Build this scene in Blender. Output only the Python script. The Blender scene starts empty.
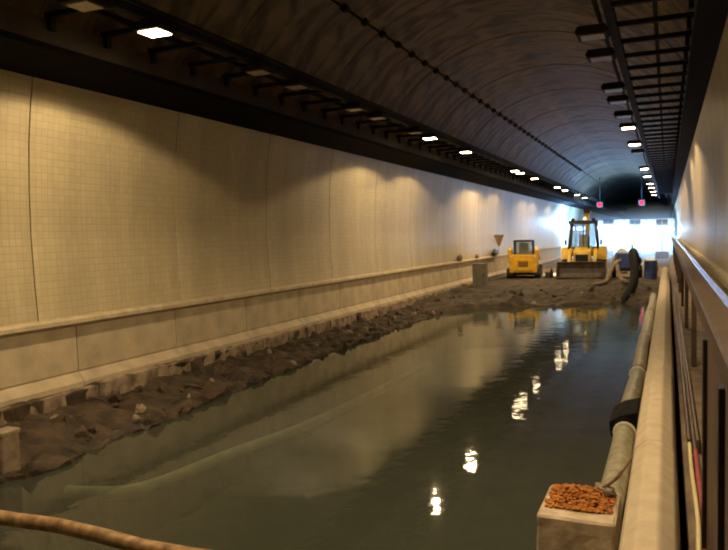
import bpy, bmesh, math, random
from mathutils import Vector, Matrix, noise

R = math.radians
scene = bpy.context.scene
COL = scene.collection
random.seed(7)

# ---------------------------------------------------------------- camera, world, exposure
CAM_H = 2.3
yaw, pitch, roll = R(23.506), R(3.136), R(1.25)
fw = Vector((-math.sin(yaw) * math.cos(pitch), math.cos(yaw) * math.cos(pitch), -math.sin(pitch)))
r0 = Vector((math.cos(yaw), math.sin(yaw), 0)); u0 = r0.cross(fw)
rt = r0 * math.cos(roll) - u0 * math.sin(roll); up = u0 * math.cos(roll) + r0 * math.sin(roll)
cam_data = bpy.data.cameras.new('camera'); cam = bpy.data.objects.new('camera', cam_data); COL.objects.link(cam)
cam.matrix_world = Matrix(((rt.x, up.x, -fw.x, 0), (rt.y, up.y, -fw.y, 0), (rt.z, up.z, -fw.z, CAM_H), (0, 0, 0, 1)))
cam_data.sensor_width = 36; cam_data.lens = 36 * 700 / 728; cam_data.clip_start = .05; cam_data.clip_end = 400
scene.camera = cam

world = bpy.data.worlds.new('world'); scene.world = world; world.use_nodes = True
world.node_tree.nodes['Background'].inputs[0].default_value = (.012, .010, .009, 1)
world.node_tree.nodes['Background'].inputs[1].default_value = .3

scene.view_settings.view_transform = 'Standard'; scene.view_settings.look = 'None'
scene.cycles.filter_width = 2.0
scene.view_settings.exposure = 0.0; scene.view_settings.gamma = 1.0; scene.view_settings.use_curve_mapping = False
LAMP_E = 40.0         # glow of a burning tunnel lamp's lens
LAMP_W = 540.0        # its beam, a wide cone of light straight down
FLOOD_E = 1400.0       # emission of the far work floodlights that shine on the road and the added glare curtain
SPOT_E = 30.0         # emission of the small heads facing the camera
HAZE = .05

# ---------------------------------------------------------------- materials
def new_mat(name):
    m = bpy.data.materials.new(name); m.use_nodes = True
    nt = m.node_tree; return m, nt, nt.nodes['Principled BSDF']

def mat(name, col, rough=.7, metal=0., var=.25, scale=6., bump=.0, spec=.5, col2=None, detail=6, stretch=(1, 1, 1), distort=0., span=(.3, .7)):
    """procedural: noise blends two tones of the same colour, optional relief"""
    m, nt, b = new_mat(name)
    tc = nt.nodes.new('ShaderNodeTexCoord'); mp = nt.nodes.new('ShaderNodeMapping'); mp.inputs['Scale'].default_value = stretch
    nt.links.new(tc.outputs['Object'], mp.inputs[0])
    n = nt.nodes.new('ShaderNodeTexNoise'); n.inputs['Scale'].default_value = scale; n.inputs['Detail'].default_value = detail
    n.inputs['Distortion'].default_value = distort
    nt.links.new(mp.outputs[0], n.inputs['Vector'])
    rp = nt.nodes.new('ShaderNodeValToRGB'); e = rp.color_ramp.elements
    e[0].position, e[1].position = span
    c2 = col2 or tuple(c * (1 - var) for c in col)
    e[0].color = (*c2, 1); e[1].color = (*[min(1, c * (1 + (0 if col2 else var * .5))) for c in col], 1)
    nt.links.new(n.outputs['Fac'], rp.inputs[0]); nt.links.new(rp.outputs[0], b.inputs['Base Color'])
    b.inputs['Roughness'].default_value = rough; b.inputs['Metallic'].default_value = metal
    b.inputs['Specular IOR Level'].default_value = spec
    if bump:
        bp = nt.nodes.new('ShaderNodeBump'); bp.inputs['Strength'].default_value = 1; bp.inputs['Distance'].default_value = bump
        nt.links.new(n.outputs['Fac'], bp.inputs['Height']); nt.links.new(bp.outputs[0], b.inputs['Normal'])
    return m

def emit_mat(name, col, strength, front=True):
    m, nt, b = new_mat(name); nt.nodes.remove(b)
    e = nt.nodes.new('ShaderNodeEmission'); e.inputs[0].default_value = (*col, 1); e.inputs[1].default_value = strength
    nt.links.new(e.outputs[0], nt.nodes['Material Output'].inputs['Surface'])
    if front: m.cycles.emission_sampling = 'FRONT'
    return m

def tile_mat():
    m, nt, b = new_mat('glazed_tile'); N = nt.nodes.new; L = nt.links.new
    tc = N('ShaderNodeTexCoord'); sp = N('ShaderNodeSeparateXYZ'); L(tc.outputs['Object'], sp.inputs[0])
    cb = N('ShaderNodeCombineXYZ'); L(sp.outputs['Y'], cb.inputs[0]); L(sp.outputs['Z'], cb.inputs[1])
    br = N('ShaderNodeTexBrick'); br.offset = 0; br.inputs['Scale'].default_value = 1
    br.inputs['Brick Width'].default_value = .108; br.inputs['Row Height'].default_value = .108
    br.inputs['Mortar Size'].default_value = .005; br.inputs['Mortar Smooth'].default_value = .3
    br.inputs['Color1'].default_value = (.60, .52, .34, 1); br.inputs['Color2'].default_value = (.55, .47, .30, 1)
    br.inputs['Mortar'].default_value = (.48, .405, .255, 1); L(cb.outputs[0], br.inputs['Vector'])
    # grime: soft blotches and vertical runs
    mp = N('ShaderNodeMapping'); mp.inputs['Scale'].default_value = (.5, .8, .12); L(tc.outputs['Object'], mp.inputs[0])
    n = N('ShaderNodeTexNoise'); n.inputs['Scale'].default_value = 2.2; n.inputs['Detail'].default_value = 5; L(mp.outputs[0], n.inputs['Vector'])
    rp = N('ShaderNodeMapRange'); rp.inputs[1].default_value = .3; rp.inputs[2].default_value = .75; rp.inputs[3].default_value = .78; rp.inputs[4].default_value = 1.02
    L(n.outputs['Fac'], rp.inputs[0])
    mx = N('ShaderNodeMix'); mx.data_type = 'RGBA'; mx.blend_type = 'MULTIPLY'; mx.inputs[0].default_value = 1
    L(br.outputs['Color'], mx.inputs[6]); L(rp.outputs[0], mx.inputs[7]); L(mx.outputs[2], b.inputs['Base Color'])
    b.inputs['Roughness'].default_value = .42
    bp = N('ShaderNodeBump'); bp.inputs['Distance'].default_value = .002; bp.invert = True
    L(br.outputs['Fac'], bp.inputs['Height']); L(bp.outputs[0], b.inputs['Normal'])
    return m

def water_mat():
    m, nt, b = new_mat('murky_water'); N = nt.nodes.new; L = nt.links.new; nt.nodes.remove(b)
    tc = N('ShaderNodeTexCoord')
    n1 = N('ShaderNodeTexNoise'); n1.inputs['Scale'].default_value = 3.2; n1.inputs['Detail'].default_value = 3; L(tc.outputs['Object'], n1.inputs['Vector'])
    n2 = N('ShaderNodeTexNoise'); n2.inputs['Scale'].default_value = .45; n2.inputs['Detail'].default_value = 2; L(tc.outputs['Object'], n2.inputs['Vector'])
    bp = N('ShaderNodeBump'); bp.inputs['Strength'].default_value = 1; bp.inputs['Distance'].default_value = .0045; L(n1.outputs['Fac'], bp.inputs['Height'])
    bq = N('ShaderNodeBump'); bq.inputs['Strength'].default_value = 1; bq.inputs['Distance'].default_value = .008; L(n2.outputs['Fac'], bq.inputs['Height']); L(bp.outputs[0], bq.inputs['Normal'])
    gl = N('ShaderNodeBsdfGlossy'); gl.inputs['Roughness'].default_value = .035; gl.inputs['Color'].default_value = (.95, .97, .93, 1); L(bq.outputs[0], gl.inputs['Normal'])
    df = N('ShaderNodeBsdfDiffuse'); df.inputs['Color'].default_value = (.082, .092, .074, 1)
    tr = N('ShaderNodeBsdfTransparent'); tr.inputs['Color'].default_value = (.55, .62, .52, 1)
    mk = N('ShaderNodeMixShader'); mk.inputs[0].default_value = .5; L(tr.outputs[0], mk.inputs[1]); L(df.outputs[0], mk.inputs[2])
    fr = N('ShaderNodeFresnel'); fr.inputs['IOR'].default_value = 1.33; L(bq.outputs[0], fr.inputs['Normal'])
    ms = N('ShaderNodeMixShader'); L(fr.outputs[0], ms.inputs[0]); L(mk.outputs[0], ms.inputs[1]); L(gl.outputs[0], ms.inputs[2])
    L(ms.outputs[0], nt.nodes['Material Output'].inputs['Surface'])
    return m

def glass_mat():
    m, nt, b = new_mat('cab_glass'); N = nt.nodes.new; L = nt.links.new
    b.inputs['Base Color'].default_value = (.25, .28, .3, 1); b.inputs['Roughness'].default_value = .06
    tr = N('ShaderNodeBsdfTransparent'); tr.inputs[0].default_value = (.75, .82, .85, 1)
    ms = N('ShaderNodeMixShader'); ms.inputs[0].default_value = .22
    L(tr.outputs[0], ms.inputs[1]); L(b.outputs[0], ms.inputs[2]); L(ms.outputs[0], nt.nodes['Material Output'].inputs['Surface'])
    return m

M = dict(
    tile=tile_mat(), water=water_mat(), glass=glass_mat(),
    bench=mat('bench_concrete', (.50, .42, .29), .8, var=.22, scale=3, bump=.004),
    ledge=mat('ledge_concrete', (.52, .44, .30), .75, var=.25, scale=5, bump=.003),
    kerb=mat('broken_kerb_concrete', (.42, .335, .24), .9, col2=(.10, .07, .048), scale=4, bump=.02),
    vault=mat('vault_concrete', (.27, .195, .12), .62, col2=(.085, .06, .037), scale=.9, bump=.015, stretch=(1, 1.8, 1), distort=1.2, spec=.5, span=(.38, .62)),
    joint=mat('joint_dark', (.03, .024, .018), .9),
    dark=mat('dark_steel', (.010, .009, .009), .7, var=.4, spec=.2),
    haunch_shade=mat('haunch_shade_black', (.006, .005, .006), .9, var=.4, spec=.1),  # near-black colour stands in for the shade under the haunch
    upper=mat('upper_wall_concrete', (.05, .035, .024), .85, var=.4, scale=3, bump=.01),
    mud=mat('wet_mud', (.082, .056, .033), .85, col2=(.012, .009, .006), scale=3.2, bump=.05, detail=9),
    stone=mat('rubble_stone', (.11, .078, .048), .9, col2=(.035, .025, .016), scale=7, bump=.01),
    silt=mat('pit_silt', (.16, .155, .10), .9, var=.4, scale=1.2),
    road=mat('dusty_road', (.30, .24, .17), .9, col2=(.13, .10, .07), scale=1.6, bump=.02),
    barrier=mat('barrier_concrete', (.56, .48, .35), .8, col2=(.46, .385, .275), scale=7, bump=.001),
    block=mat('block_concrete', (.62, .53, .40), .85, col2=(.30, .235, .17), scale=6, bump=.015),
    rust=mat('rust_debris', (.56, .22, .035), .85, col2=(.24, .075, .012), scale=12, bump=.01),
    pipe_rust=mat('rusty_pipe', (.56, .37, .17), .6, col2=(.14, .07, .035), scale=9, bump=.004, metal=.15),
    pipe=mat('grey_pipe', (.34, .33, .22), .55, col2=(.17, .15, .10), scale=8, bump=.006),
    rubber=mat('black_rubber', (.004, .004, .005), .8, var=.3, spec=.12),
    clamp=mat('clamp_white', (.7, .66, .6), .4),
    hose=mat('pale_hose', (.80, .78, .56), .6, var=.2),
    walk=mat('walkway_concrete', (.30, .23, .16), .85, col2=(.14, .10, .07), scale=4, bump=.006),
    beam=mat('brown_steel', (.085, .058, .042), .45, metal=.3, var=.35, scale=5),
    rail=mat('bright_rail', (.75, .76, .78), .24, metal=.95, var=.1),
    channel=mat('channel_steel', (.22, .16, .125), .45, metal=.5, var=.3),
    panel=mat('dark_panel', (.085, .052, .038), .6, var=.4, scale=2),
    yhose=mat('pale_yellow_hose', (.80, .72, .42), .5, var=.1),
    rhose=mat('red_hose', (.42, .10, .11), .5, var=.2),
    yellow=mat('yellow_paint', (.78, .52, .07), .38, var=.18, scale=4),
    yellow2=mat('amber_paint', (.74, .43, .02), .42, var=.18, scale=4),
    bucket=mat('worn_bucket_steel', (.12, .10, .085), .55, metal=.5, var=.4, scale=5),
    black=mat('black_paint', (.015, .015, .018), .45, var=.3),
    tyre=mat('tyre_rubber', (.022, .021, .02), .85, var=.3),
    seat=mat('seat_vinyl', (.55, .53, .54), .6),
    white=mat('white_canvas', (.68, .68, .68), .7),
    grey=mat('grey_box_paint', (.20, .18, .155), .6, var=.3),
    blue=mat('blue_paint', (.05, .09, .28), .45, var=.2),
    brown=mat('brown_board', (.16, .095, .05), .7, var=.3),
    sign=mat('weathered_sign', (.20, .125, .055), .6, var=.3),
    silver=mat('galvanised', (.45, .45, .46), .35, metal=.8, var=.2),
    lens_off=mat('unlit_lens', (.42, .36, .26), .3),
    lit=emit_mat('lit_lens', (1.0, .74, .42), LAMP_E),
    flood=emit_mat('flood_lens', (.20, .47, 1.0), FLOOD_E),
    spot=emit_mat('spot_lens', (.22, .48, 1.0), SPOT_E),
    glare=emit_mat('glare_lens', (.22, .48, 1.0), SPOT_E * 9),
    red=emit_mat('red_signal', (1.0, .02, .03), 4),
    beacon=emit_mat('beacon_lens', (1.0, .75, .4), 2),
)

# ---------------------------------------------------------------- mesh helpers
class MB:
    def __init__(s): s.bm = bmesh.new()
    def box(s, c, d, rot=None, bevel=0.):
        t = bmesh.new(); bmesh.ops.create_cube(t, size=1)
        bmesh.ops.scale(t, vec=d, verts=t.verts)
        if bevel: bmesh.ops.bevel(t, geom=t.edges[:], offset=bevel, segments=1, affect='EDGES')
        if rot: bmesh.ops.rotate(t, cent=(0, 0, 0), matrix=rot, verts=t.verts)
        bmesh.ops.translate(t, vec=c, verts=t.verts); s._add(t); return s
    def _add(s, t):
        me = bpy.data.meshes.new('tmp'); t.to_mesh(me); t.free(); s.bm.from_mesh(me); bpy.data.meshes.remove(me)
    def prism(s, poly, axis, a, b, bevel=0.):
        """2-D outline extruded along an axis ('x': poly=(y,z), 'y': poly=(x,z), 'z': poly=(x,y))"""
        def p3(p, v): return {'x': (v, p[0], p[1]), 'y': (p[0], v, p[1]), 'z': (p[0], p[1], v)}[axis]
        t = bmesh.new(); A = [t.verts.new(p3(p, a)) for p in poly]; B = [t.verts.new(p3(p, b)) for p in poly]
        t.faces.new(A); t.faces.new(B[::-1]); n = len(poly)
        for i in range(n): t.faces.new((A[i], B[i], B[(i + 1) % n], A[(i + 1) % n]))
        bmesh.ops.recalc_face_normals(t, faces=t.faces[:])
        if bevel: bmesh.ops.bevel(t, geom=t.edges[:], offset=bevel, segments=1, affect='EDGES')
        s._add(t); return s
    def tube(s, pts, r, n=10, cap=True):
        pts = [Vector(p) for p in pts]; rs = r if isinstance(r, (list, tuple)) else [r] * len(pts); rings = []
        ref = None
        for i, p in enumerate(pts):
            d = (pts[min(i + 1, len(pts) - 1)] - pts[max(i - 1, 0)]).normalized()
            if ref is None: ref = Vector((0, 0, 1)) if abs(d.z) < .9 else Vector((1, 0, 0))
            x = (ref - d * ref.dot(d)).normalized(); ref = x; y = d.cross(x)
            rings.append([s.bm.verts.new(p + (x * math.cos(k * 2 * math.pi / n) + y * math.sin(k * 2 * math.pi / n)) * rs[i]) for k in range(n)])
        for a, b in zip(rings, rings[1:]):
            for k in range(n):
                f = s.bm.faces.new((a[k], a[(k + 1) % n], b[(k + 1) % n], b[k])); f.smooth = True
        if cap: s.bm.faces.new(rings[0][::-1]); s.bm.faces.new(rings[-1])
        return s
    def lathe(s, prof, c, axis='x', n=20):
        """prof = (offset along axis, radius)"""
        rings = []
        for o, r in prof:
            ring = []
            for k in range(n):
                a = 2 * math.pi * k / n; p = (r * math.cos(a), r * math.sin(a))
                v = {'x': (o, p[0], p[1]), 'y': (p[0], o, p[1]), 'z': (p[0], p[1], o)}[axis]
                ring.append(s.bm.verts.new(Vector(c) + Vector(v)))
            rings.append(ring)
        for a, b in zip(rings, rings[1:]):
            for k in range(n): s.bm.faces.new((a[k], a[(k + 1) % n], b[(k + 1) % n], b[k]))
        s.bm.faces.new(rings[0]); s.bm.faces.new(rings[-1]); bmesh.ops.recalc_face_normals(s.bm, faces=s.bm.faces[:]); return s
    def grid(s, rows, smooth=True):
        V = [[s.bm.verts.new(p) for p in r] for r in rows]
        for i in range(len(V) - 1):
            for j in range(len(V[0]) - 1):
                f = s.bm.faces.new((V[i][j], V[i][j + 1], V[i + 1][j + 1], V[i + 1][j])); f.smooth = smooth
        return s
    def mesh(s, name, m):
        me = bpy.data.meshes.new(name); s.bm.to_mesh(me); s.bm.free(); me.materials.append(M[m]); return me
    def build(s, name, m, parent=None):
        o = bpy.data.objects.new(name, s.mesh(name, m)); COL.objects.link(o); o.parent = parent; return o

def inst(name, me, parent=None, loc=(0, 0, 0), rot=(0, 0, 0), sc=(1, 1, 1)):
    o = bpy.data.objects.new(name, me); COL.objects.link(o); o.parent = parent
    o.location = loc; o.rotation_euler = rot; o.scale = sc; return o
def tag(o, label, cat, group=None, kind=None):
    o['label'] = label; o['category'] = cat
    if group: o['group'] = group
    if kind: o['kind'] = kind
    return o
def struct(o): o['kind'] = 'structure'; return o
def empty(name, loc=(0, 0, 0), rz=0.):
    o = bpy.data.objects.new(name, None); COL.objects.link(o); o.location = loc; o.rotation_euler = (0, 0, rz); return o
def curve(pts, n=8):
    """Catmull-Rom through points"""
    P = [Vector(p) for p in pts]; P = [P[0] * 2 - P[1]] + P + [P[-1] * 2 - P[-2]]; out = []
    for i in range(1, len(P) - 2):
        for k in range(n):
            t = k / n; a, b, c, d = P[i - 1:i + 3]
            out.append(.5 * ((2 * b) + (c - a) * t + (2 * a - 5 * b + 4 * c - d) * t * t + (3 * b - a - 3 * c + d) * t ** 3))
    out.append(P[-2]); return out
ORD = ['first', 'second', 'third', 'fourth', 'fifth', 'sixth', 'seventh', 'eighth', 'ninth', 'tenth', 'eleventh', 'twelfth', 'thirteenth', 'fourteenth', 'fifteenth', 'sixteenth', 'seventeenth', 'eighteenth']

XL, XR, XC = -8.5, .72, -3.9
WATER = -.34; Y0, Y1 = -6.0, 150.0

# ---------------------------------------------------------------- tunnel walls
def wall_profile(side):
    # (distance bulging outwards, z) of the tiled wall
    pr = [(0, 1.0), (.05, 1.7), (.08, 2.4), (.07, 3.1), (.03, 3.8), (-.04, 4.35), (-.11, 4.72)]
    return [((XL - d, z) if side < 0 else (XR + d, z)) for d, z in pr]
def tile_panels(side, parent):
    pr = wall_profile(side); s = side
    outl = pr + [(x + s * .1, z) for x, z in reversed(pr)]
    me = MB().prism(outl, 'y', .012, 3.288).mesh('tile_panel', 'tile')
    for p in me.polygons: p.use_smooth = False
    y = 7.5 - 3.3 * 4
    while y < 66:
        inst('tile_panel', me, parent, (0, y, 0)); y += 3.3
    MB().prism(outl, 'y', y + .01, Y1).build('tile_panel', 'tile', parent)
for side, nm in ((-1, 'wall_left'), (1, 'wall_right')):
    X = XL if side < 0 else XR
    w = MB().box((X + side * .36, (Y0 + Y1) / 2, 2.0), (.42, Y1 - Y0, 6.4)).build(nm, 'joint'); struct(w)
    tile_panels(side, w)
    # haunch above the tiles: shade painted black underneath, dark brown wall strip over it
    e = XL + 1.10 if side < 0 else XR - .42          # face of the haunch
    t = MB().prism([(X - side * .10, 4.70), (e, 4.82), (e, 4.90), (X + side * .3, 4.90), (X + side * .3, 4.70)], 'y', Y0, Y1).build('trim_1' if side < 0 else 'trim_2', 'haunch_shade'); struct(t)
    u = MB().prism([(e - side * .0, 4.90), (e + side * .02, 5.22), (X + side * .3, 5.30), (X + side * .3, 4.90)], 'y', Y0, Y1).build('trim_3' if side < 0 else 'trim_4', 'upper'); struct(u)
# left ledge moulding, bench wall panels, sloping foot
tl = MB().prism([(XL - .05, 1.0), (XL - .05, 1.155), (XL + .09, 1.15), (XL + .12, 1.12), (XL + .12, 1.06), (XL + .03, 1.04), (XL + .0, 1.0)], 'y', Y0, Y1).build('trim_5', 'ledge'); struct(tl)
bench = MB().box((XL - .12, (Y0 + Y1) / 2, .5), (.2, Y1 - Y0, 1.0)).build('baseboard_left', 'joint'); struct(bench)
bme = MB().prism([(XL + .01, .30), (XL - .005, 1.02), (XL - .2, 1.02), (XL - .2, .30)], 'y', .01, 2.39).mesh('bench_panel', 'bench')
fme = MB().prism([(XL - .2, .31), (XL - .05, .31), (XL + .02, .27), (XL + .12, .14), (XL + .12, .06), (XL - .2, .06)], 'y', .006, 2.394).mesh('bench_foot', 'bench')
y = 8.2 - 2.4 * 5
while y < 62:
    inst('bench_panel', bme, bench, (0, y, 0)); inst('bench_foot', fme, bench, (0, y, 0)); y += 2.4
MB().prism([(XL + .01, .30), (XL - .005, 1.02), (XL - .2, 1.02), (XL - .2, .30)], 'y', y, Y1).build('bench_panel', 'bench', bench)
# right: conduit rail on wall
rl = MB().prism([(XR + .12, 1.50), (XR - .03, 1.52), (XR - .05, 1.56), (XR - .05, 1.64), (XR - .03, 1.67), (XR + .12, 1.68)], 'y', Y0, Y1).build('trim_6', 'ledge'); struct(rl)

# ---------------------------------------------------------------- vault of rings
VR, VZ = 5.0, 3.1
def arc_pts(r, n=56, a0=20.5): return [(XC + r * math.cos(R(a)), VZ + r * math.sin(R(a))) for a in [a0 + (180 - 2 * a0) * i / n for i in range(n + 1)]]
def ring(w0, w1, name, r, th, m):
    inner = arc_pts(r); outer = arc_pts(r + th)
    b = MB()
    rows = [[(x, w0, z) for x, z in outer], [(x, w0, z) for x, z in inner], [(x, w1, z) for x, z in inner], [(x, w1, z) for x, z in outer], [(x, w0, z) for x, z in outer]]
    b.grid(rows, False); bmesh.ops.recalc_face_normals(b.bm, faces=b.bm.faces[:])
    me = b.mesh(name, m)
    return me
ceil = inst('ceiling', ring(Y0, Y1, 'ceiling', VR + .05, .3, 'joint')); struct(ceil)
rme = ring(.0, 2.185, 'vault_ring', VR, .12, 'vault')
rib = ring(.0, .12, 'vault_rib', VR - .014, .10, 'vault')
y = 14.2 - 2.2 * 9
k = 0
while y < 75:
    inst('vault_ring', rme, ceil, (0, y, 0), sc=(1, 1, 1))
    if k % 2 == 0: inst('vault_rib', rib, ceil, (0, y - .06, 0))
    y += 2.2; k += 1
inst('vault_ring', ring(y, Y1, 'vault_ring_far', VR, .12, 'vault'), ceil)
# tunnel far closure
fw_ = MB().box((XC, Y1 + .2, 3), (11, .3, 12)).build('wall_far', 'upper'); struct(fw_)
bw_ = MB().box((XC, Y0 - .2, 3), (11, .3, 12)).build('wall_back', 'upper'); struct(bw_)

# ---------------------------------------------------------------- ground, pit and water
pit = MB().box((XC, 13, -1.75), (9.4, 38.5, .3)).build('floor', 'silt'); struct(pit)
def n3(x, y, z, s): return noise.noise(Vector((x * s, y * s, z * s)))
# left bank: undercut broken edge, slope of mud into the water
rows = []; ny = 420
for i in range(ny + 1):
    y = -6 + 38 * i / ny
    edge = -6.62 - .42 * min(1, max(0, (y - 5) / 9)) + .13 * n3(0, y, 0, .9) + .09 * n3(3, y, 1, 2.7)
    base = [(-8.7, .08), (-8.36, .06), (-8.30, .02), (-8.34 + .1 * n3(0, y, 5, 1.6), -.16), (-8.10 + .16 * n3(1, y, 5, 1.3), -.19)]
    xs = -8.10
    for t in (.12, .24, .36, .48, .6, .72, .82, .9, .96, 1.0): base.append((xs + (edge - xs) * t, -.19 + (WATER + .03 + .19) * (t ** 1.4)))
    base += [(edge - .03, -.42), (edge + .5, -1.7)]
    row = []
    for j, (x, z) in enumerate(base):
        a = 0 if j == 0 else (.3 if j < 3 else 1)
        row.append((x + a * (.08 * n3(x, y, z, 3.1) + .05 * n3(x, y, z, 7)), y, z + a * (.11 * n3(x + 9, y, z, 2.0) + .10 * n3(x, y + 5, z, 5.5) + .05 * n3(x, y + 5, z, 12))))
    rows.append(row)
bank = MB().grid(rows, False).build('ground_bank', 'mud'); struct(bank)
bank['label'] = 'broken muddy bank below the tiled left wall'
# broken kerb slabs lying on the bank edge
y = 1.0
while y < 31:
    L_ = random.uniform(.7, 2.2); gap = random.choice([.0, .01, .02, .05, .22])
    if y > 19: gap *= .5
    x0, x1 = XL + .02, XL + random.uniform(.17, .30); zt = .07 + random.uniform(-.02, .02); zb = random.uniform(-.27, -.17)
    b = MB(); nseg = 9; poly = []
    for q in range(nseg + 1): poly.append((x1 + random.uniform(-.03, .015), y + L_ * q / nseg))
    b.prism([(x0, y)] + poly + [(x0, y + L_)], 'z', zb, zt, .012)
    for v in b.bm.verts:
        if v.co.x > x0 + .05: v.co.z += random.uniform(-.02, .012); v.co.x += random.uniform(-.012, .012)
    b.build('kerb_slab', 'kerb', bank); y += L_ + gap
# rubble
def rock_mesh(seed, m='stone', sub=1):
    rr = random.Random(seed); b = MB(); bmesh.ops.create_icosphere(b.bm, subdivisions=sub, radius=1)
    for v in b.bm.verts: v.co *= rr.uniform(.7, 1.12)
    return b.mesh('stone', m)
ROCKS = [rock_mesh(i, 'stone' if i else 'kerb') for i in range(6)]
for i in range(150):
    y = 3.5 + 25 * random.random() ** 1.4
    t = random.random()
    edge = -6.65 - .42 * min(1, max(0, (y - 5) / 9))
    x = -8.1 + (edge + 8.1) * t; z = -.19 + (WATER + .19) * t ** 1.4 + .02
    s = random.uniform(.04, .13) * (1.25 if random.random() < .15 else 1)
    inst('stone', random.choice(ROCKS), bank, (x, y, z), [random.uniform(0, 6) for _ in range(3)], (s * random.uniform(.9, 1.6), s * random.uniform(.9, 1.8), s * random.uniform(.5, .9)))

# far road and the berm the machines stand on
road = MB().box((XC, (36 + Y1) / 2, -.25), (9.3, Y1 - 36, .5)).build('floor_road', 'road'); struct(road)
rows = []
for i in range(41):
    row = []
    for j in range(71):
        x = -8.6 + 8.7 * j / 70; yw = 22.6 + 4.6 * min(1, max(0, (x + 7.4) / 6.0)) ** .7
        t = i / 40
        yy = yw - 1.2 + (37.2 - yw + 1.2) * t
        prof = [(-1.2, -1.75), (0, WATER), (.6, -.16), (1.6, -.08), (4, -.03), (7, .0), (16, .0)]
        d = yy - yw; z = 0
        for (d0, z0), (d1, z1) in zip(prof, prof[1:]):
            if d0 <= d <= d1: z = z0 + (z1 - z0) * (d - d0) / (d1 - d0)
        amp = max(0, min(1, (36.5 - yy) / 3))
        z += amp * (.13 * n3(x, yy, 0, .9) + .09 * n3(x, yy, 4, 2.3) + .05 * n3(x, yy, 8, 5)) + .012
        row.append((x, yy, z))
    rows.append(row)
berm = MB().grid(rows, False).build('ground_berm', 'mud'); struct(berm)
for i in range(46):
    x = random.uniform(-8, -.6); yw = 22.6 + 4.6 * min(1, max(0, (x + 7.4) / 6.0)) ** .7
    yy = yw + random.uniform(.1, 3.2); s = random.uniform(.05, .14)
    d = yy - yw; z = (-.33 + .28 * d) if d < .6 else -.16 + .06 * (d - .6)
    inst('stone', random.choice(ROCKS), berm, (x, yy, z), [random.uniform(0, 6) for _ in range(3)], (s * 1.4, s, s * .7))
water = MB().grid([[(-8.6 + 8.1 * i / 8, -6 + 38 * j / 8, WATER) for j in range(9)] for i in range(9)][::-1]).build('flood_water', 'water')
tag(water, 'murky green flood water filling the excavated roadway', 'water', kind='stuff')

# right ledge carrying the barrier, raised walkway
lg = MB().prism([(-.62, -1.7), (-.62, -.25), (.8, -.25), (.8, -1.7)], 'y', Y0, 36.2).build('floor_ledge', 'walk'); struct(lg)
MB().box((-.78, 5.55, -1.0), (.34, .74, 1.5)).build('pier', 'block', lg)
wk = MB().prism([(.13, -.25), (.13, .27), (.16, .30), (.8, .30), (.8, -.25)], 'y', Y0, Y1).build('floor_walkway', 'walk'); struct(wk)

# ---------------------------------------------------------------- concrete barrier segments
prof = [(-.34, -.25), (-.33, -.12), (-.285, .0), (-.255, .46), (-.235, .52), (-.165, .59), (-.145, .60), (-.05, .605), (-.03, .595), (.045, .53), (.06, .49), (.105, -.10), (.11, -.25)]
joints = [-2.2, 1.9, 6.05, 9.6, 13.2, 16.8, 20.4, 24.0, 27.6, 31.2, 34.8]
for i, (a, b) in enumerate(zip(joints, joints[1:])):
    pr = [(x - (.004 * (i % 3)), z) for x, z in prof]
    o = MB().prism(pr, 'y', a + .008, b - .008, .006).build('concrete_barrier', 'barrier')
    where = ['behind the concrete block nearest the camera', 'beside the block heaped with rusty debris', 'beside the black sleeve on the pipe'] + [f'{ORD[j]} in line from the camera' for j in range(3, 12)]
    tag(o, f'tan concrete barrier segment {where[i]}', 'barrier', 'concrete barriers along the flooded pit')

# grey drain pipe lying at the foot of the barrier
dp = empty('drain_pipe', (-.475, 6.0, -.25)); tag(dp, 'pale grey drain pipe lying along the foot of the barrier', 'pipe')
def pipe_sec(y0, y1, nm, r=.118, m='pipe', sx=0., seed=0):
    n = max(2, int((y1 - y0) / .4)); pts = []
    for i in range(n + 1):
        y = y0 + (y1 - y0) * i / n; pts.append((sx + .012 * math.sin(y * 1.1), y, r + .004))
    return MB().tube(pts, r, 14).build(nm, m, dp)
for a, b in ((.02, 3.05), (3.6, 6.6), (6.62, 11), (11.02, 16), (16.02, 22)): pipe_sec(a, b, 'pipe_section')
slv = MB().tube([(0, 2.95, .125), (0, 3.05, .15), (0, 3.65, .15), (0, 3.75, .125)], [.125, .15, .15, .125], 14).build('rubber_sleeve', 'rubber', dp); slv['label'] = 'black rubber sleeve joining two lengths of pipe'
MB().prism([(-.17, .02), (-.19, .20), (-.05, .29), (.08, .33), (.14, .345), (.13, .12), (.11, .02)], 'y', 3.0, 3.85, .01).build('sleeve_wrap', 'rubber', slv)
for yy in (2.85, 6.6, 11.0): MB().lathe([(-.025, .124), (-.025, .134), (.025, .134), (.025, .124)], (0, yy, .122), 'y', 18).build('clamp', 'clamp', dp)

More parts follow.
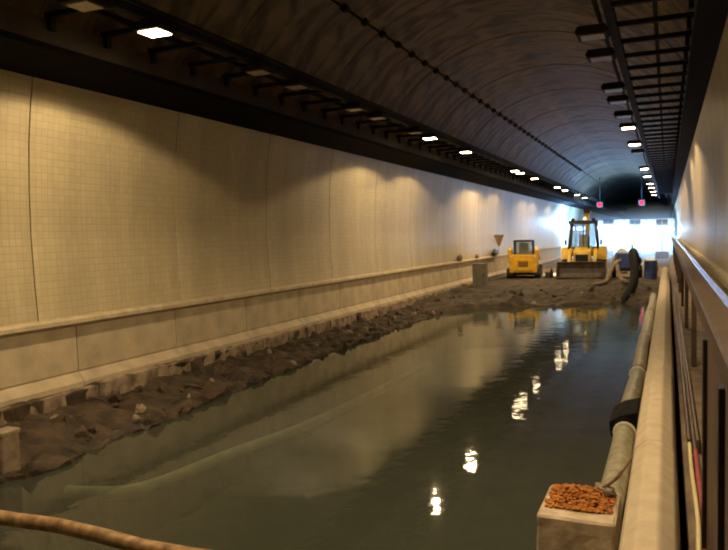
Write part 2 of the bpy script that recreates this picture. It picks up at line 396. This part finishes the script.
# concrete block with rust-coloured debris
blk = MB(); blk.prism([(-.90, 5.20), (-.345, 5.20), (-.345, 5.88), (-.90, 5.88)], 'z', -.25, .2, .018)
bmesh.ops.subdivide_edges(blk.bm, edges=blk.bm.edges[:], cuts=4, use_grid_fill=True)
for v in blk.bm.verts:
    q = n3(v.co.x, v.co.y, v.co.z, 7); v.co += Vector((.010 * q, .012 * q, .006 * q))
tag(blk.build('concrete_block', 'block'), 'chipped concrete block in front of the barrier with rusty debris on top', 'block')
deb = MB()
for i in range(800):
    a = random.random(); x = -.86 + .48 * random.random(); yy = 5.36 + .48 * random.random()
    h = .065 * max(0, 1 - ((x + .62) / .27) ** 2) * max(.15, 1 - ((yy - 5.62) / .28) ** 2)
    t = bmesh.new(); bmesh.ops.create_icosphere(t, subdivisions=1, radius=1)
    s = random.uniform(.007, .021)
    for v in t.verts: v.co = Vector((v.co.x * s * random.uniform(.8, 1.5), v.co.y * s * random.uniform(.8, 1.5), v.co.z * s * .55))
    bmesh.ops.rotate(t, cent=(0, 0, 0), matrix=Matrix.Rotation(random.uniform(-.6, .6), 3, 'X') @ Matrix.Rotation(random.uniform(0, 6), 3, 'Z'), verts=t.verts)
    bmesh.ops.translate(t, vec=(x, yy, .208 + h * random.random()), verts=t.verts); deb._add(t)
tag(deb.build('debris_heap', 'rust'), 'heap of orange rusty debris on the concrete block', 'debris', kind='stuff')
stk = MB().tube([(-.50, 5.72, .24), (-.36, 5.86, .33), (-.25, 6.05, .47)], [.018, .012, .007], 6)
stk.tube([(-.40, 5.82, .30), (-.33, 5.84, .40)], .006, 5)
tag(stk.build('broken_branch', 'brown'), 'thin brown stick leaning from the debris against the barrier', 'stick')
for i, (x, yy, s, a) in enumerate(((-.47, 5.80, .09, .3), (-.42, 5.70, .06, 1.2))):
    o = inst('rubble_chunk', ROCKS[i * 3], None, (x, yy, .225 + s * .2), (0, .2, a), (s, s * 1.4, s * .5))
    tag(o, ['larger pale concrete chunk beside the rusty debris heap', 'smaller concrete chunk against the barrier end of the block'][i], 'rubble')

# rusty pipe spanning the pit in the foreground
pts = [(-8.3 + 7.3 * i / 16, 4.17 + .02 * math.sin(i), -.05 + .012 * math.sin(i * 1.7)) for i in range(17)]
rp_ = empty('rusty_pipe', (-4, 4.17, 0)); tag(rp_, 'rusty horizontal pipe crossing the near end of the flooded pit', 'pipe')
MB().tube([(p[0] + 4, p[1] - 4.17, p[2]) for p in pts], .06, 14).build('pipe_body', 'pipe_rust', rp_)
for xx in (-4.2, 2.9): MB().lathe([(-.04, .062), (-.04, .085), (.04, .085), (.04, .062)], (xx, 0, -.02), 'x', 16).build('coupling', 'pipe_rust', rp_)
pst = MB().box((-.92, 4.17, -.48), (.16, .3, .86)).build('concrete_pad', 'block', lg)

# stub post at the left edge of the frame, on the bank
sp_ = empty('concrete_post', (-6.92, 5.56, -.5)); tag(sp_, 'short square concrete post standing at the near end of the muddy bank', 'post')
MB().box((0, 0, .30), (.2, .24, .72), None, .015).build('shaft', 'kerb', sp_); MB().box((0, 0, .67), (.22, .26, .06), None, .012).build('cap', 'kerb', sp_)

# pale hose just under the surface
hp = curve([(-6.1, 5.66, -.40), (-5.7, 5.70, -.375), (-5.40, 5.85, -.37), (-5.24, 6.25, -.37), (-5.1, 7.31, -.37), (-4.85, 8.65, -.375), (-4.75, 10.3, -.39), (-4.75, 12.2, -.42), (-4.9, 14.8, -.5)], 8)
tag(MB().tube([p - Vector((0, 0, .052)) for p in hp], .075, 8).build('submerged_hose', 'hose'), 'pale hose lying under the green water, curving away from the bank', 'hose')

# ---------------------------------------------------------------- walkway things on the right
gb = empty('guard_beam', (.30, 1, 1.72)); tag(gb, 'long brown steel guard beam with a shiny rail beside the right wall', 'guard rail')
MB().prism([(-.09, -.06), (-.09, .05), (-.08, .06), (.085, .06), (.095, .05), (.095, -.06)], 'y', -3.5, 60).build('beam', 'beam', gb)
MB().box((.075, 28.25, .078), (.05, 63.5, .012), Matrix.Rotation(R(-38.5), 3, 'Y'), .002).build('shiny_rail', 'rail', gb)['label'] = 'shiny rail catching blue light'
for i in range(12):
    MB().box((.05, 5.8 + i * 4.4, -.74), (.07, .07, 1.36), None, .006).build('post', 'beam', gb)
dpn = empty('steel_hoarding', (.24, 2, .30)); tag(dpn, 'dark steel hoarding panel under the near end of the guard beam', 'panel')
MB().box((0, .2, .67), (.04, 5.2, 1.33), None, .004).build('sheet', 'panel', dpn)
for yy in (2.72, 1.3, -.2): MB().box((-.03, yy, .67), (.03, .12, 1.33), None, .004).build('stiffener', 'black', dpn)
# steel channel lying on the walkway, hoses continuing from its end
ch = MB().prism([(.165, .30), (.165, .43), (.185, .43), (.185, .32), (.235, .32), (.235, .43), (.255, .43), (.255, .30)], 'y', 6.8, 26)
tag(ch.build('steel_channel', 'channel'), 'long brown steel channel lying on the walkway behind the barrier', 'channel')
hp = curve([(.175, 6.7, .42), (.18, 6.2, .345), (.19, 5.2, .325), (.17, 4.4, .325), (.16, 3.2, .325), (.15, 2, .325)], 6)
tag(MB().tube(hp, .016, 8).build('yellow_hose', 'yhose'), 'pale yellow hose running along the walkway from the channel end', 'hose')
hp = curve([(.225, 6.75, .35), (.225, 6.0, .33), (.232, 5.2, .325), (.208, 4.6, .325)], 6)
tag(MB().tube(hp, .02, 8).build('red_hose', 'rhose'), 'dull red hose beside the yellow hose on the walkway', 'hose')

# ---------------------------------------------------------------- overhead trays, lamps
def tray(name, x_tray, x_wall, zt, label):
    t = empty(name, (x_tray, 0, zt)); tag(t, label, 'cable tray', 'overhead cable trays')
    s = 1 if x_wall > x_tray else -1; w = x_wall - x_tray
    MB().box((0, 32, .045), (.12, 76, .13)).build('rail', 'dark', t)
    MB().box((-s * .16, 32, .08), (.05, 76, .05)).build('rail', 'dark', t)
    MB().box((w * .55, 32, .11), (.06, 76, .07)).build('conduit', 'dark', t)
    bm_ = MB().box((w / 2, 0, .015), (abs(w) + .1, .07, .07)).mesh('bracket', 'dark')
    hg = MB().tube([(0, 0, .1), (-s * .3, 0, 2.4)], .012, 6).mesh('hanger', 'dark')
    st = MB().box((w * .965, 0, -.07), (.06, .09, .22)).mesh('wall_strut', 'dark')
    y = 3.95
    while y < 62:
        inst('bracket', bm_, t, (0, y, 0)); inst('wall_strut', st, t, (0, y, 0)); y += .99
    return t
tray('cable_tray', -6.36, -7.40, 5.25, 'dark steel cable tray on brackets above the left tiled wall')
tray('cable_tray', -.74, .30, 5.25, 'dark steel cable tray on brackets above the right wall')
body_me = MB().prism([(-.20, .0), (-.23, .04), (-.19, .12), (.19, .12), (.23, .04), (.20, .0)], 'y', -.21, .21, .008).mesh('lamp_housing', 'dark')
lens_on = MB().box((0, 0, -.006), (.32, .28, .012)).mesh('lens', 'lit')
lens_off = MB().box((0, 0, -.006), (.32, .28, .012)).mesh('lens', 'lens_off')
yoke_me = MB().box((0, 0, .124), (.12, .3, .008)).mesh('yoke', 'dark')
BEAM = bpy.data.lights.new('beam', 'SPOT'); BEAM.energy = LAMP_W; BEAM.color = (1.0, .72, .40); BEAM.spot_size = R(150); BEAM.spot_blend = .14; BEAM.shadow_soft_size = .12
lw = {'l': 'left', 'r': 'right'}
def lamps(side, x, z, spec, tilt):
    cnt = {True: 0, False: 0}
    for y, on, hid in spec:
        o = empty('tunnel_lamp', (x, y, z)); o.rotation_euler = (0, tilt, 0)
        inst('lamp_housing', body_me, o); inst('lens', lens_on if on else lens_off, o); inst('yoke', yoke_me, o)
        if on:
            b_ = inst('beam', BEAM, o, (0, 0, -.03))
        if hid: lb = f'lit tunnel lamp overhead behind the view on the {lw[side]} tray at {["the back", "the rear bay", "the front"][hid - 1]}'
        else:
            lb = f'{"glowing white" if on else "unlit dark"} tunnel lamp on the {lw[side]} cable tray, {ORD[cnt[on]]} such from the camera'; cnt[on] += 1
        tag(o, lb, 'lamp', f'tunnel lamps on the {lw[side]} cable tray')
lamps('l', -6.34, 5.10, [(3.87, True, 3), (6.46, False, 0), (7.70, True, 0), (10.30, False, 0), (11.62, False, 0), (14.26, False, 0), (15.58, False, 0), (18.30, False, 0), (19.59, True, 0), (23.53, True, 0), (31.86, True, 0), (33.18, True, 0), (36.96, True, 0), (45.14, True, 0), (48.66, True, 0), (55.44, True, 0), (60.72, True, 0)], 0)
lamps('r', -1.0, 5.10, [(4.40, True, 2), (7.48, True, 3), (10.74, False, 0), (12.14, False, 0), (14.96, False, 0), (16.37, False, 0), (18.48, False, 0), (20.59, True, 0), (24.64, True, 0), (27.28, False, 0), (34.58, True, 0), (39.60, True, 0), (45.76, True, 0), (50.16, True, 0), (55.44, True, 0), (60.72, True, 0)], 0)

# conduit with clamps along the vault
cd = empty('vault_conduit', (-6.5, 5, 7.30)); tag(cd, 'dark conduit with regular clamps running along the left of the vault', 'conduit')
MB().tube([(0, -2, 0), (0, 70, 0)], .025, 8).build('pipe', 'dark', cd)
cm = MB().box((0, 0, .0), (.16, .16, .13), Matrix.Rotation(R(-30), 3, 'Y'), .02).mesh('clamp', 'dark')
y = 14.22 - 1.1 * 8 - 5
while y < 55: inst('clamp', cm, cd, (0, y, 0)); y += 1.1

# red lane signals, far
for x, z, nm in ((-6.1, 4.9, 'left'), (-2.3, 4.95, 'right')):
    s = empty('lane_signal', (x, 72, z)); tag(s, f'red lane signal hanging far down the tunnel, {nm} of the two', 'signal', 'red lane signals')
    MB().box((0, 0, 0), (.6, .25, .6), None, .03).build('housing', 'black', s)
    MB().lathe([(0, .20), (.03, .20)], (0, -.16, 0), 'y', 16).build('lens', 'red', s)
    MB().tube([(0, 0, .3), (0, 0, 2.7 if nm == 'left' else 2.93)], .03, 6).build('hanger', 'black', s)

# ---------------------------------------------------------------- backhoe loader (faces the camera, -Y)
bh = empty('backhoe_loader', (-3.92, 35.6, .012), R(3)); tag(bh, 'yellow backhoe loader with wide grey front bucket and black cab', 'loader')
# bucket: curved shell open to the front with side plates
sh = [(-.02, .05), (.10, .02), (.42, .06), (.56, .22), (.58, .48), (.50, .74), (.42, .82), (.40, .80), (.47, .72), (.54, .48), (.52, .25), (.40, .10), (.10, .06), (-.02, .07)]
bk = MB().prism(sh, 'x', -1.16, 1.16).build('bucket', 'bucket', bh)
for s in (-1, 1): MB().prism([(-.02, .05), (.10, .02), (.42, .06), (.56, .22), (.58, .48), (.42, .82), (.15, .5)], 'x', s * 1.16 - .02, s * 1.16 + .02).build('side_plate', 'bucket', bk)
MB().box((0, -.06, .06), (2.36, .2, .03)).build('cutting_edge', 'bucket', bk)
for i in range(8): MB().box((-1.05 + .3 * i, -.2, .06), (.07, .16, .035)).build('tooth', 'bucket', bk)
for s in (-1, 1):
    a = MB().prism([(.55, .32), (.62, .50), (1.35, 1.25), (2.2, 1.45), (2.25, 1.30), (1.45, 1.05), (.75, .30)], 'x', s * .62 - .07, s * .62 + .07, .01).build('loader_arm', 'yellow', bh)
    MB().tube([(s * .45, .62, .62), (s * .45, 1.6, .9)], .05, 8).build('lift_cylinder', 'silver', a)
hd = MB().prism([(1.0, .75), (.98, 1.20), (1.1, 1.36), (2.2, 1.50), (2.2, .75)], 'x', -.40, .40, .03).build('hood', 'yellow', bh)
MB().box((0, .99, .98), (.6, .05, .34)).build('grille', 'black', hd)
for s in (-1, 1): MB().box((s * .29, .985, 1.22), (.12, .05, .09)).build('headlamp', 'clamp', hd)
MB().box((0, 2.2, .62), (.7, 3.2, .3), None, .03).build('chassis', 'black', bh)
def wheel(x, y, r, w, nm, hub, par):
    t = MB().lathe([(-w / 2, r * .55), (-w / 2, r * .92), (-w * .35, r), (w * .35, r), (w / 2, r * .92), (w / 2, r * .55)], (x, y, r), 'x', 24).build(nm, 'tyre', par)
    MB().lathe([(-w / 2 - .01, r * .5), (-w / 2 + .02, r * .55), (w / 2 - .02, r * .55), (w / 2 + .01, r * .5)], (x, y, r), 'x', 18).build('rim', hub, t)
    for q in range(18):
        a = 2 * math.pi * q / 18; MB().box((x, y + math.cos(a) * r, r + math.sin(a) * r), (w * .8, .04, .05), Matrix.Rotation(a, 3, 'X')).build('lug', 'tyre', t)
for s in (-1, 1): wheel(s * .82, 1.35, .45, .30, 'front_wheel', 'yellow', bh); wheel(s * .90, 3.3, .70, .46, 'rear_wheel', 'yellow', bh)
for s in (-1, 1):
    arc = [(3.3 + .82 * math.cos(R(t)), .70 + .82 * math.sin(R(t))) for t in range(20, 171, 15)]
    arc2 = [(3.3 + .76 * math.cos(R(t)), .70 + .76 * math.sin(R(t))) for t in range(170, 19, -15)]
    MB().prism(arc + arc2, 'x', s * .66, s * 1.14).build('fender', 'yellow', bh)
cb_ = MB().box((0, 2.95, 1.25), (1.25, 1.5, .5), None, .03).build('cab_base', 'yellow', bh)
for s in (-1, 1):
    MB().tube([(s * .72, 2.22, 1.4), (s * .60, 2.40, 2.72)], .055, 8).build('cab_pillar', 'black', bh)
    MB().tube([(s * .72, 3.7, 1.4), (s * .62, 3.6, 2.72)], .055, 8).build('cab_pillar', 'black', bh)
    MB().tube([(s * .72, 2.95, 1.4), (s * .61, 2.95, 2.72)], .035, 8).build('cab_pillar', 'black', bh)
MB().tube([(-.72, 2.22, 1.45), (.72, 2.22, 1.45)], .045, 8).build('cab_sill', 'black', bh)
MB().tube([(.0, 2.3, 1.48), (.0, 2.4, 2.7)], .03, 8).build('cab_pillar', 'black', bh)
MB().prism([(2.28, 2.70), (2.30, 2.82), (2.45, 2.88), (3.6, 2.88), (3.75, 2.80), (3.75, 2.70)], 'x', -.72, .72, .02).build('cab_roof', 'black', bh)
MB().prism([(2.22, 1.48), (2.39, 2.70), (2.40, 2.70), (2.23, 1.48)], 'x', -.62, .62).build('windscreen', 'glass', bh)
MB().box((0, 3.1, 1.58), (.5, .5, .16), None, .04).build('seat', 'seat', bh); MB().box((0, 3.33, 1.9), (.48, .14, .55), None, .04).build('seat_back', 'seat', bh)
MB().lathe([(-.012, .19), (-.012, .17), (.012, .17), (.012, .19)], (0, 2.55, 1.72), 'z', 18).build('steering_wheel', 'black', bh)
MB().tube([(.30, 1.7, 1.4), (.30, 1.7, 2.1)], .05, 10).build('exhaust', 'black', bh)
be = MB().lathe([(0, .09), (.04, .09), (.16, .07), (.2, .03)], (.05, 3.1, 2.88), 'z', 14).build('beacon', 'beacon', bh); MB().lathe([(0, .11), (.05, .1)], (.05, 3.1, 2.86), 'z', 14).build('beacon_base', 'black', be)
for s in (-1, 1): MB().box((s * .5, 2.33, 2.93), (.2, .12, .12), None, .02).build('work_lamp', 'black', bh)
bo = MB().prism([(4.0, .8), (4.2, .8), (4.75, 2.6), (4.45, 3.32), (4.25, 3.38), (4.42, 2.6)], 'x', .0, .22, .01).build('rear_boom', 'yellow', bh)
MB().prism([(4.25, 3.35), (4.45, 3.32), (5.0, 1.5), (4.88, 1.45)], 'x', .03, .19, .01).build('dipper_arm', 'black', bh)
MB().prism([(4.1, 3.30), (4.1, 3.50), (4.5, 3.50), (4.5, 3.30)], 'x', -.06, .28, .02).build('boom_knuckle', 'black', bo)
for s in (-1, 1): MB().box((s * .95, 3.95, .7), (.18, .25, 1.2), None, .02).build('stabiliser', 'yellow', bh)
for s in (-1, 1): MB().box((s * .88, 2.4, 1.75), (.1, .03, .26), None, .01).build('mirror', 'black', bh)

# ---------------------------------------------------------------- compact track loader seen from behind
sk = empty('skid_loader', (-6.68, 35.45, .012), R(7)); tag(sk, 'small amber skid loader with black cab window beside the tiled wall', 'loader')
bd = MB().prism([(-.62, .30), (-.68, .34), (-.66, 1.05), (-.60, 1.20), (.60, 1.20), (.66, 1.05), (.68, .34), (.62, .30)], 'y', .0, 2.1, .02).build('body', 'yellow2', sk)
MB().prism([(-.50, .40), (-.50, .92), (-.42, .98), (.42, .98), (.50, .92), (.50, .40)], 'y', -.05, .01, .01).build('rear_door', 'yellow2', bd)
for i in range(5): MB().box((0, -.06, .62 + i * .06), (.5, .02, .03)).build('louvre', 'brown', bd)
for s in (-1, 1):
    MB().prism([(-.02, .8), (-.05, 1.45), (.1, 1.58), (.55, 1.58), (2.2, 1.0), (2.2, .86), (.5, 1.36), (.25, 1.3), (.2, .8)], 'x', s * .66 - .09, s * .66 + .09, .015).build('lift_arm', 'yellow2', sk)
    tr_ = MB().prism([(.05, .10), (.0, .25), (.12, .48), (.4, .52), (1.8, .46), (2.0, .3), (1.95, .08), (1.8, .0), (.2, .0)], 'x', s * .66 - .17, s * .66 + .17, .02).build('track', 'tyre', sk)
    for i in range(4): MB().lathe([(-.18, .13), (.18, .13)], (s * .66, .32 + i * .45, .2), 'x', 14).build('roller', 'black', tr_)
    for i in range(9): MB().box((s * .66, -.0 + i * .24, .0 if i else .22), (.34, .05, .03)).build('tread', 'tyre', tr_)
    MB().box((s * .46, .42, 1.55), (.07, .09, .7)).build('cab_post', 'black', sk); MB().box((s * .46, 1.35, 1.55), (.07, .09, .7)).build('cab_post', 'black', sk)
MB().prism([(-.52, 1.84), (-.48, 1.94), (.48, 1.94), (.52, 1.84)], 'y', .32, 1.5, .015).build('cab_roof', 'black', sk)
MB().box((0, .40, 1.52), (.86, .012, .62)).build('rear_window', 'glass', sk)
MB().box((0, .40, 1.18), (.98, .08, .08)).build('window_frame', 'black', sk)
MB().box((0, .85, 1.52), (.50, .14, .55), None, .05).build('seat_back', 'seat', sk)
for s in (-1, 1): MB().box((s * .58, -.03, 1.1), (.1, .05, .1), None, .01).build('tail_lamp', 'clamp', sk)
MB().prism([(2.1, .05), (2.7, .03), (2.75, .1), (2.4, .55), (2.15, .6)], 'x', -.85, .85, .01).build('front_bucket', 'bucket', sk)
# dark attachment beside it
at_ = empty('spare_bucket', (-5.50, 36.4, .012), R(-10)); tag(at_, 'dark steel attachment lying on the ground right of the skid loader', 'bucket')
MB().prism([(-.3, 0), (-.35, .3), (-.1, .52), (.12, .40), (.25, 0)], 'x', -.16, .10, .02).build('shell', 'bucket', at_); MB().box((-.03, -.36, .04), (.3, .1, .05)).build('lip', 'bucket', at_)

# ---------------------------------------------------------------- odds and ends beyond the pit
gx = empty('metal_cabinet', (-7.66, 30.6, -.14), R(4)); tag(gx, 'grey metal cabinet standing on the bank end against the bench', 'cabinet')
MB().box((0, 0, .55), (.62, .5, 1.1), None, .02).build('body', 'grey', gx); MB().box((0, -.255, .58), (.52, .02, .92), None, .006).build('door', 'grey', gx); MB().box((.19, -.275, .6), (.03, .02, .12)).build('handle', 'black', gx); MB().box((0, 0, 1.115), (.68, .56, .04)).build('lid', 'grey', gx)
sg = empty('warning_sign', (-8.48, 37.4, 1.10)); tag(sg, 'weathered inverted triangle sign on a stub above the left ledge', 'sign')
MB().prism([(-.30, 1.14), (.30, 1.14), (.05, .54), (-.05, .54)], 'x', .06, .09).build('plate', 'sign', sg)
MB().prism([(-.16, 1.06), (.16, 1.06), (.02, .72), (-.02, .72)], 'x', .089, .094).build('face', 'brown', sg); MB().tube([(.07, 0, .04), (.05, 0, .6)], .012, 6).build('stub', 'silver', sg)
sg.rotation_euler = (0, 0, R(-50)); sg.location.x = -8.36
def lump(name, loc, d, m, label, cat, seed, rz=0):
    b = MB(); bmesh.ops.create_icosphere(b.bm, subdivisions=3, radius=1)
    for v in b.bm.verts:
        q = 1 + .28 * n3(v.co.x + seed, v.co.y, v.co.z, 1.3) + .10 * n3(v.co.x, v.co.y + seed, v.co.z, 3.5)
        v.co = Vector((v.co.x * q * d[0] / 2, v.co.y * q * d[1] / 2, max(v.co.z * q, -.75) * d[2] / 1.75))
    for f in b.bm.faces: f.smooth = True
    zmin = min(v.co.z for v in b.bm.verts)
    bmesh.ops.translate(b.bm, vec=(0, 0, -zmin), verts=b.bm.verts)
    o = b.build(name, m); o.location = loc; o.rotation_euler[2] = rz; return tag(o, label, cat)
lump('tool_bag', (-8.36, 36.6, 1.155), (.2, 1.3, .34), 'black', 'dark tool bag on the ledge under the triangle sign', 'bag', 1)
lump('cloth_bundle', (-8.40, 29.9, 1.155), (.15, .8, .26), 'brown', 'brown cloth bundle on the ledge left of the grey cabinet', 'bundle', 3)
lump('paper_cup_sack', (-8.40, 33.0, 1.155), (.16, .4, .18), 'sign', 'small tan sack on the ledge between bundle and tool bag', 'sack', 5)
# pump with suction hose
pu = empty('water_pump', (-1.75, 36.05, .0), R(8)); tag(pu, 'blue trailer pump feeding the thick black hose', 'pump')
MB().box((0, .8, .85), (1.0, 1.5, .75), None, .04).build('canopy', 'blue', pu); MB().box((0, .8, .42), (1.1, 1.7, .1)).build('skid', 'black', pu)
for s in (-1, 1): wheel(s * .6, .8, .3, .18, 'wheel', 'grey', pu)
MB().tube([(.25, .85, 1.2), (.25, .85, 1.65)], .05, 8).build('exhaust', 'black', pu); MB().lathe([(-.22, .22), (.05, .22), (.05, .26), (.1, .26)], (.35, -.1, .85), 'y', 16).build('inlet', 'black', pu)
hp = curve([(-1.62, 26.6, -.75), (-1.47, 27.7, -.3), (-1.30, 28.8, .05), (-1.23, 29.7, .35), (-1.28, 31.0, .82), (-1.40, 32.5, 1.33), (-1.42, 34.0, 1.32), (-1.40, 35.1, 1.02), (-1.38, 35.62, .88)], 8)
hs = MB().tube(hp, [.16 + .012 * (i % 2) for i in range(len(hp))], 14)
tag(hs.build('suction_hose', 'rubber'), 'thick black ribbed hose rising out of the water over the berm', 'hose')
hp = curve([(-2.95, 30.6, .06), (-2.73, 31.2, .07), (-2.47, 32, .13), (-2.40, 33.0, .40), (-2.32, 33.9, .68), (-2.2, 34.9, .85), (-2.1, 35.7, .88)], 8)
tag(MB().tube(hp, .09, 10).build('discharge_hose', 'walk'), 'tan discharge hose curving up beside the front bucket', 'hose')
hp = curve([(-2.1, 33.3, .80), (-2.03, 33.0, .55), (-1.88, 32.5, .22), (-1.65, 32.1, .14), (-1.5, 32.0, .14)], 8)
tag(MB().tube(hp, .08, 10).build('short_hose', 'walk'), 'short tan hose bending down in front of the blue pump', 'hose')
lump('canvas_sack', (-2.3, 40.6, .0), (.9, .8, 1.35), 'white', 'upright white canvas sack between the backhoe and the pump', 'sack', 8)
lump('canvas_sack', (-.85, 38.9, .0), (.9, .8, .9), 'white', 'low white canvas sack right of the black hose', 'sack', 11)
dr = empty('oil_drum', (-.75, 35.6, .012)); tag(dr, 'dark oil drum beside the low white sack near the barrier', 'drum')
MB().lathe([(0, .28), (.02, .29), (.29, .29), (.30, .305), (.32, .305), (.33, .29), (.58, .29), (.59, .305), (.61, .305), (.62, .29), (.87, .29), (.88, .28)], (0, 0, 0), 'z', 20).build('shell', 'blue', dr); MB().lathe([(.86, .26), (.87, .26)], (0, 0, .012), 'z', 20).build('lid', 'black', dr)

# ---------------------------------------------------------------- floodlight towers far down the tunnel
for i, (x, y, h, nm) in enumerate(((-7.0, 63, 2.7, 'against the left wall'), (-5.0, 67, 2.7, 'second from the left wall'), (-2.7, 66.5, 2.6, 'second from the right wall'), (-.45, 62, 2.5, 'against the right wall'))):
    t = empty('floodlight_tower', (x, y, .0)); tag(t, f'glaring blue white floodlight tower far down the tunnel, {nm}', 'floodlight', 'floodlight towers')
    MB().box((0, 0, .3), (1.0, .9, .6), None, .04).build('base', 'grey', t); MB().tube([(0, 0, .6), (0, 0, h)], .05, 8).build('mast', 'silver', t)
    MB().box((0, 0, h), (1.5, .08, .08)).build('crossbar', 'silver', t)
    for s in (-.62, 0, .62):
        hdm = MB().box((s, -.08, h - .1), (.50, .14, .34), None, .02).build('lamp_head', 'black', t)
        MB().box((s, -.155, h - .1), (.44, .012, .28)).build('lens', 'glare' if i == 3 else 'spot', hdm)
        MB().box((s, -.30, h + .08), (.52, .36, .02)).build('visor', 'black', hdm)
    MB().tube([(0, 0, h), (0, .35, h + .55), (0, 1.2, h + .62)], .04, 8).build('boom', 'silver', t)
    if i == 0:                                        # two heads washing the left wall
        for q in (-.35, 1.3):
            hdm = MB().box((-.45, q, h + .35), (.14, .8, .42), Matrix.Rotation(R(12), 3, 'Y'), .02).build('lamp_head', 'black', t)
            MB().box((-.526, q, h + .366), (.012, .7, .34), Matrix.Rotation(R(12), 3, 'Y')).build('lens', 'flood', hdm)
    for q in (.55, 1.2):
        RX = Matrix.Rotation(R(50), 3, 'X'); cc = Vector((0, q, h + .46))
        hdm = MB().box(cc, (.9, .5, .14), RX, .02).build('lamp_head', 'black', t)
        MB().box(cc + RX @ Vector((0, 0, -.076)), (.8, .4, .012), RX).build('lens', 'flood', hdm)

# white curtain added for the floodlights to blow out into the far glare
dc = empty('glare_curtain', (XC, 72.4, 0)); tag(dc, 'added white curtain behind the floodlights, lit up to make the far glare', 'curtain')
for q in range(6):
    x0 = -4.45 + q * 1.48
    rows = [[(x0 + 1.5 * j / 12, .07 * math.sin(j * 2.1 + q) + .05 * n3(j, q, k, .7) + .03 * (q % 2), 3.35 * k / 8) for j in range(13)] for k in range(9)]
    cs = MB().grid(rows).build('curtain_sheet', 'white', dc); md = cs.modifiers.new('thickness', 'SOLIDIFY'); md.thickness = .006
MB().tube([(-4.5, 0, 3.37), (4.55, 0, 3.37)], .04, 8).build('curtain_rail', 'silver', dc)

# blue haze added in place of lens bloom around the far floodlights
hz = MB().box((XC, 58.8, 2.1), (9.0, 26, 4.2)).build('bloom_haze', 'joint')
hm = bpy.data.materials.new('bloom_haze'); hm.use_nodes = True; nt = hm.node_tree; nt.nodes.remove(nt.nodes['Principled BSDF'])
vs = nt.nodes.new('ShaderNodeVolumeScatter'); vs.inputs['Anisotropy'].default_value = .3; vs.inputs['Color'].default_value = (.45, .7, 1, 1)
tc = nt.nodes.new('ShaderNodeTexCoord'); sx = nt.nodes.new('ShaderNodeSeparateXYZ'); nt.links.new(tc.outputs['Object'], sx.inputs[0])
mr = nt.nodes.new('ShaderNodeMapRange'); mr.interpolation_type = 'SMOOTHSTEP'
for q, v in zip((1, 2, 3, 4), (2.4, 4.2, HAZE, 0)): mr.inputs[q].default_value = v
nt.links.new(sx.outputs['Z'], mr.inputs[0]); nt.links.new(mr.outputs[0], vs.inputs['Density'])
nt.links.new(vs.outputs[0], nt.nodes['Material Output'].inputs['Volume']); hz.data.materials[0] = hm
tag(hz, 'added blue haze standing in for lens bloom around the far floodlights', 'haze', kind='stuff')

# work lantern on the road between the two machines
wl = empty('work_lantern', (-5.35, 39.9, .0)); tag(wl, 'low work lantern lighting the ground between the two loaders', 'lantern')
MB().box((0, 0, .03), (.4, .4, .06), None, .01).build('base', 'black', wl); MB().tube([(0, .1, .06), (0, .1, .55), (0, -.05, .62)], .02, 8).build('stand', 'black', wl)
MB().box((0, -.1, .64), (.36, .3, .1), None, .02).build('lamp_head', 'yellow', wl); MB().box((0, -.1, .585), (.3, .24, .01)).build('lens', 'lit', wl)
LB = bpy.data.lights.new('lantern_beam', 'SPOT'); LB.energy = 380; LB.color = (1, .85, .6); LB.spot_size = R(150); LB.spot_blend = .4; inst('lantern_beam', LB, wl, (0, -.1, .56))
